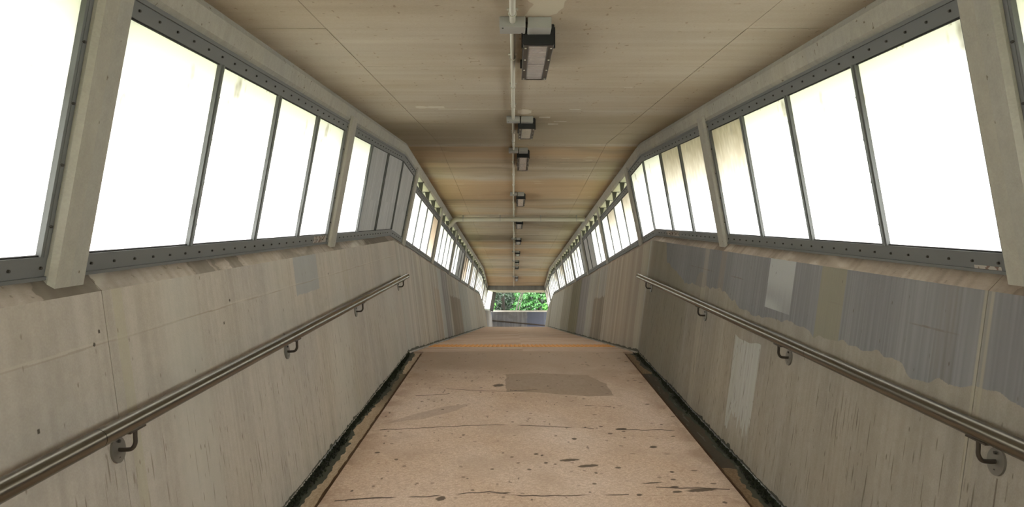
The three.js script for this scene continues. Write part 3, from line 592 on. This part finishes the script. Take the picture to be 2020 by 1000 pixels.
// ---------------------------------------------------------------- far opening, landing and end wall
const L = SEG.land, LY = L.O.y, LZ = L.O.z, DEPTH = 3.4;
{
  const o = tag(group('trim_1'), 'grey concrete portal framing the far opening', 'portal', null, 'structure');
  part('lintel', prism(L, [[-1.45, 2.36], [1.45, 2.36], [1.45, 2.6], [-1.45, 2.6]], K(-0.3), K(0.0)), M.under, o);
  for (const side of [-1, 1]) part('jamb', prism(L, mirror([[FLOORX - 0.01, 0], [SILLX - 0.01, SILLH], [HEADX - 0.02, 2.4], [1.85, 2.4], [1.86, 0]], side), K(-0.06), K(0.02)), M.under, o);
  const land = tag(group('floor_landing'), 'pale concrete landing floor beyond the far opening', 'floor', null, 'structure');
  part('landing_slab', prism(L, [[-1.9, -0.3], [9, -0.3], [9, 0], [-1.9, 0]], K(0.03), K(DEPTH + 0.4)), M.deckFar, land);
  const roof = tag(group('ceiling_landing'), 'concrete roof over the landing beyond the far opening', 'ceiling', null, 'structure');
  part('roof_slab', prism(L, [[-1.98, 2.56], [9, 2.56], [9, 2.75], [-1.98, 2.75]], K(0), K(DEPTH + 0.8)), M.cast, roof);
  part('edge_beam', prism(L, [[-1.6, 2.36], [9, 2.36], [9, 2.56], [-1.6, 2.56]], K(DEPTH - 0.05), K(DEPTH + 0.2)), M.cast, roof);
  // end wall: leaning face, pale sloping cap
  const end = tag(group('wall_end'), 'grey blue patched concrete wall with a pale cap across the far opening', 'wall', null, 'structure');
  const t = picture(512, 256, 6, 1.4, (x, y) => {
    const c = concrete(x + 50, y, [92, 91, 91], 16);
    blend(c, [64, 68, 82], 0.85 * step(1.9, 2.0, x + 0.05 * noise(y * 9, 3)) * (x < 2.85 ? 1 : 0.7)); if (x > 2.85) blend(c, [76, 84, 96], 0.6);
    if (x < 1.4 && y > 0.7 && noise(x * 4, y * 5) > 0.55) blend(c, [78, 77, 75], 0.5);
    if (Math.abs(x - 1.2) < 0.012 || Math.abs(x - 2.85) < 0.012) blend(c, [84, 84, 88], 0.6);
    return c;
  });
  const m = mapped(t, 1 / 6, 1 / 1.4, 0.003), e0 = LZ - DEPTH;
  const wallGeo = (x0, x1, prof, uvOf) => { const q = { O: V(0, LY, e0), U: V(0, 1, 0), F: V(1, 0, 0) }; const geo = prism({ ...q, O: V(0, LY, 0) }, prof, K(x0), K(x1), uvOf); const p = geo.attributes.position; for (let i = 0; i < p.count; i++) { const x = p.getX(i), z = p.getZ(i); p.setXYZ(i, x, p.getY(i), z); } return geo; };
  // profile runs across the tunnel: build it along x with its own axes
  const along = (x0, x1, prof, uvOf) => {
    const pos = [], uv = [], n = prof.length; let l = 0;
    const put = (x, [d, h]) => { pos.push(x, LY + h, e0 - d); uv.push(...uvOf(x, h)); };
    for (let i = 0; i < n; i++) { const p = prof[i], q = prof[(i + 1) % n]; put(x0, p); put(x1, p); put(x1, q); put(x0, p); put(x1, q); put(x0, q); }
    const tri = THREE.ShapeUtils.triangulateShape(prof.map(([d, h]) => new THREE.Vector2(d, h)), []);
    for (const f of tri) for (const [x, or] of [[x0, [0, 2, 1]], [x1, [0, 1, 2]]]) for (const i of or) put(x, prof[f[i]]);
    const geo = new THREE.BufferGeometry(); geo.setAttribute('position', new THREE.Float32BufferAttribute(pos, 3)); geo.setAttribute('uv', new THREE.Float32BufferAttribute(uv, 2)); geo.computeVertexNormals(); return geo;
  };
  part('wall_panel', along(-1.7, 9, [[-0.19, -0.3], [-0.185, 0], [0, 1.29], [0.25, 1.29], [0.25, -0.3]], (x, h) => [x + 1.2, h]), m, end);
  part('cap', along(-1.7, 9, [[-0.012, 1.29], [0.07, 1.37], [0.25, 1.37], [0.25, 1.29]], (x, h) => [x, h]), std({ map: M.cast.map, color: 0xffffff }), end);
  const splay = (geo, by = 1) => { const p = geo.attributes.position; for (let i = 0; i < p.count; i++) p.setX(i, p.getX(i) + 0.2 * by * Math.min(1, Math.max(0, (LZ - p.getZ(i)) / (DEPTH - 0.6)))); geo.computeVertexNormals(); return geo; };
  const side = tag(group('wall_landing'), 'short leaning wall with a window left of the far landing', 'wall', null, 'structure');
  part('wall_panel', splay(prism(L, mirror([[wallX(-0.3), -0.3], [FLOORX, 0], [WALLX, WALLH], [SILLX, SILLH], [1.86, SILLH], [1.86, -0.3]], -1), K(0.03), K(DEPTH - 0.22))), M.under, side);
  const [x0, h0] = onWin(0.02, 0), [x1, h1] = onWin(VTOP - 0.02, 0), ps = [];
  for (const [x, h, s] of [[x0, h0, 0.1], [x0, h0, DEPTH - 0.5], [x1, h1, DEPTH - 0.5], [x0, h0, 0.1], [x1, h1, DEPTH - 0.5], [x1, h1, 0.1]]) { const w = at(L, -x, h, s); ps.push(w.x, w.y, w.z); }
  const pg = new THREE.BufferGeometry(); pg.setAttribute('position', new THREE.Float32BufferAttribute(ps, 3)); pg.setAttribute('uv', new THREE.Float32BufferAttribute([0, 0, 1, 0, 1, 1, 0, 0, 1, 1, 0, 1], 2)); splay(pg);
  part('pane', pg, M.paneWhite, side);
  part('corner_post', prism(L, mirror([onWin(-0.05, 0.4), onWin(VTOP + 0.02, 0.38), onWin(VTOP + 0.02, 0.19), onWin(-0.05, 0.19)], -1), K(DEPTH - 0.6), K(DEPTH - 0.25)), M.darkSteel, side);
  const hr = group(numbered('handrail'), V(0, LY, e0));
  tag(hr, 'dark thin handrail sloping down along the end wall beyond the far opening', 'handrail');
  part('rail_tube', tube([V(-1.3, 0.83, 0.17), V(0.5, 0.67, 0.17), V(3.2, 0.42, 0.17)], 0.028, 20, 10), M.bronze, hr);
  for (const x of [-1.2, 0.35, 1.6, 2.9]) part('bracket', tube([V(x, 0.9 - 0.155 * (x + 1.75), 0.17), V(x, 0.7 - 0.155 * (x + 1.75) + 0.06, 0.15), V(x, 0.66 - 0.155 * (x + 1.75), 0.05)], 0.012, 12, 8), M.bronze, hr);
}

// ---------------------------------------------------------------- outside: ground, slope, trees
{
  const gm = mapped(picture(256, 256, 4, 4, (x, y) => { const v = fbm(x * 3, y * 3, 4); return [78 + 50 * v, 84 + 50 * v, 60 + 36 * v]; }), 0.25, 0.25, 0.01);
  const g = new THREE.PlaneGeometry(160, 160, 1, 1).rotateX(-Math.PI / 2); g.attributes.uv.array.forEach((v, i, a) => (a[i] = v * 160));
  const o = part('ground', g, gm, scene); o.position.set(0, -2.4, -20); tag(o, 'grass ground below the covered ramp', 'ground', null, 'structure');
  const hg = new THREE.PlaneGeometry(70, 16, 40, 12), p = hg.attributes.position;
  for (let i = 0; i < p.count; i++) { const x = p.getX(i), t = (p.getY(i) + 8) / 16; p.setXYZ(i, x, -2.5 + 11 * t + 0.8 * fbm(x * 0.4, t * 3, 2), -51 - 9 * t - 1.5 * fbm(x * 0.3 + 8, t * 2, 2)); }
  hg.computeVertexNormals();
  const hill = part('hillside', hg, mapped(picture(256, 256, 4, 4, (x, y) => { const v = fbm(x * 6, y * 6, 4); return [14 + 24 * v, 20 + 28 * v, 10 + 14 * v]; }), 6, 2, 0.02), scene);
  tag(hill, 'dark overgrown slope behind the trees', 'hillside', null, 'structure');
}
const leafMat = (hex) => new THREE.MeshPhysicalMaterial({ color: hex, roughness: 0.9, transmission: 0.3, thickness: 0, side: THREE.DoubleSide });
const leafMats = [leafMat(0x143010), leafMat(0x28601a), leafMat(0x4b9030)];
const bark = std({ color: 0x2c261f }), paleBark = std({ color: 0x35312b });
function foliage(cx, cy, cz, rx, ry, rz, sprays, size) {
  const pos = [];
  for (let i = 0; i < sprays; i++) {
    let a, b, c; do { a = rr(-1, 1); b = rr(-1, 1); c = rr(-1, 1); } while (a * a + b * b + c * c > 1);
    const q = 0.55 + 0.45 / Math.max(0.3, Math.hypot(a, b, c)); const o = V(cx + a * q * rx, cy + b * q * ry, cz + c * q * rz);
    const up = V(rr(-0.5, 0.5), 1, rr(0, 0.9)).normalize(), e1 = V(1, 0, 0).cross(up).normalize(), e2 = up.clone().cross(e1), n = 7;
    for (let k = 0; k < n; k++) {                   // a spray of leaves spread like fingers
      const t = k / n * 6.283 + rr(-0.2, 0.2), l = size * rr(0.7, 1.2), w = l * 0.2, d = e1.clone().multiplyScalar(Math.cos(t)).addScaledVector(e2, Math.sin(t)), s = up.clone().cross(d);
      const m = o.clone().addScaledVector(d, l * 0.5).addScaledVector(up, 0.03), tip = o.clone().addScaledVector(d, l).addScaledVector(up, -l * 0.25), p = m.clone().addScaledVector(s, w), r = m.clone().addScaledVector(s, -w);
      for (const v of [o, p, tip, o, tip, r]) pos.push(v.x, v.y, v.z);
    }
  }
  const g = new THREE.BufferGeometry(); g.setAttribute('position', new THREE.Float32BufferAttribute(pos, 3)); g.computeVertexNormals(); return g;
}
function tree(x, z, h, r, sprays, tone, label, low = -2.4) {
  const o = group(numbered('tree'), V(x, low, z));
  part('trunk', tube([V(0, 0, 0), V(0.1, h * 0.3, 0.05), V(-0.05, h * 0.6, 0), V(0.1, h * 0.9, 0)], 0.12, 16, 8), bark, o);
  const f = part('foliage', foliage(0, h * 0.62, 0, r, h * 0.42, r * 0.8, sprays, 0.3), leafMats[tone], o); tag(f, null, null, null, 'stuff');
  tag(o, label, 'tree', 'trees beyond the far opening');
}
tree(-3.2, -49.5, 6.2, 1.9, 420, 0, 'dark green leafy tree at the left beyond the far opening');
tree(-0.7, -51.5, 6.6, 1.6, 300, 0, 'dark leafy tree left of the bare leaning stems');
tree(1.6, -49.5, 5.2, 1.7, 420, 1, 'bright green leafy tree right of the bare leaning stems');
tree(3.6, -48, 4.8, 1.7, 420, 2, 'palest green leafy tree at the right edge of the far opening');
tree(-2.0, -47.8, 4.6, 0.8, 70, 2, 'small pale green sapling at the left corner of the far opening');
tree(0.6, -55.5, 8, 2.3, 600, 0, 'tall dark tree behind the leaning stems');
tree(5.6, -54.5, 8, 2.4, 600, 0, 'tall dark tree far right on the slope');
tree(-5.0, -54.5, 8, 2.4, 600, 0, 'tall dark tree far left on the slope');
{
  const o = group('bare_stems', V(0, -2.4, -47.2));
  part('stem', tube([V(-0.6, 0, 0), V(-0.15, 2.2, 0), V(0.55, 4.6, 0.1)], 0.04, 14, 8), paleBark, o);
  part('stem', tube([V(-0.2, 0, 0.1), V(0.1, 2.2, 0.1), V(0.6, 4.5, 0)], 0.032, 14, 8), paleBark, o);
  tag(o, 'two bare pale stems leaning to the right in front of the dark trees', 'tree');
}
renderer.render(scene, camera);
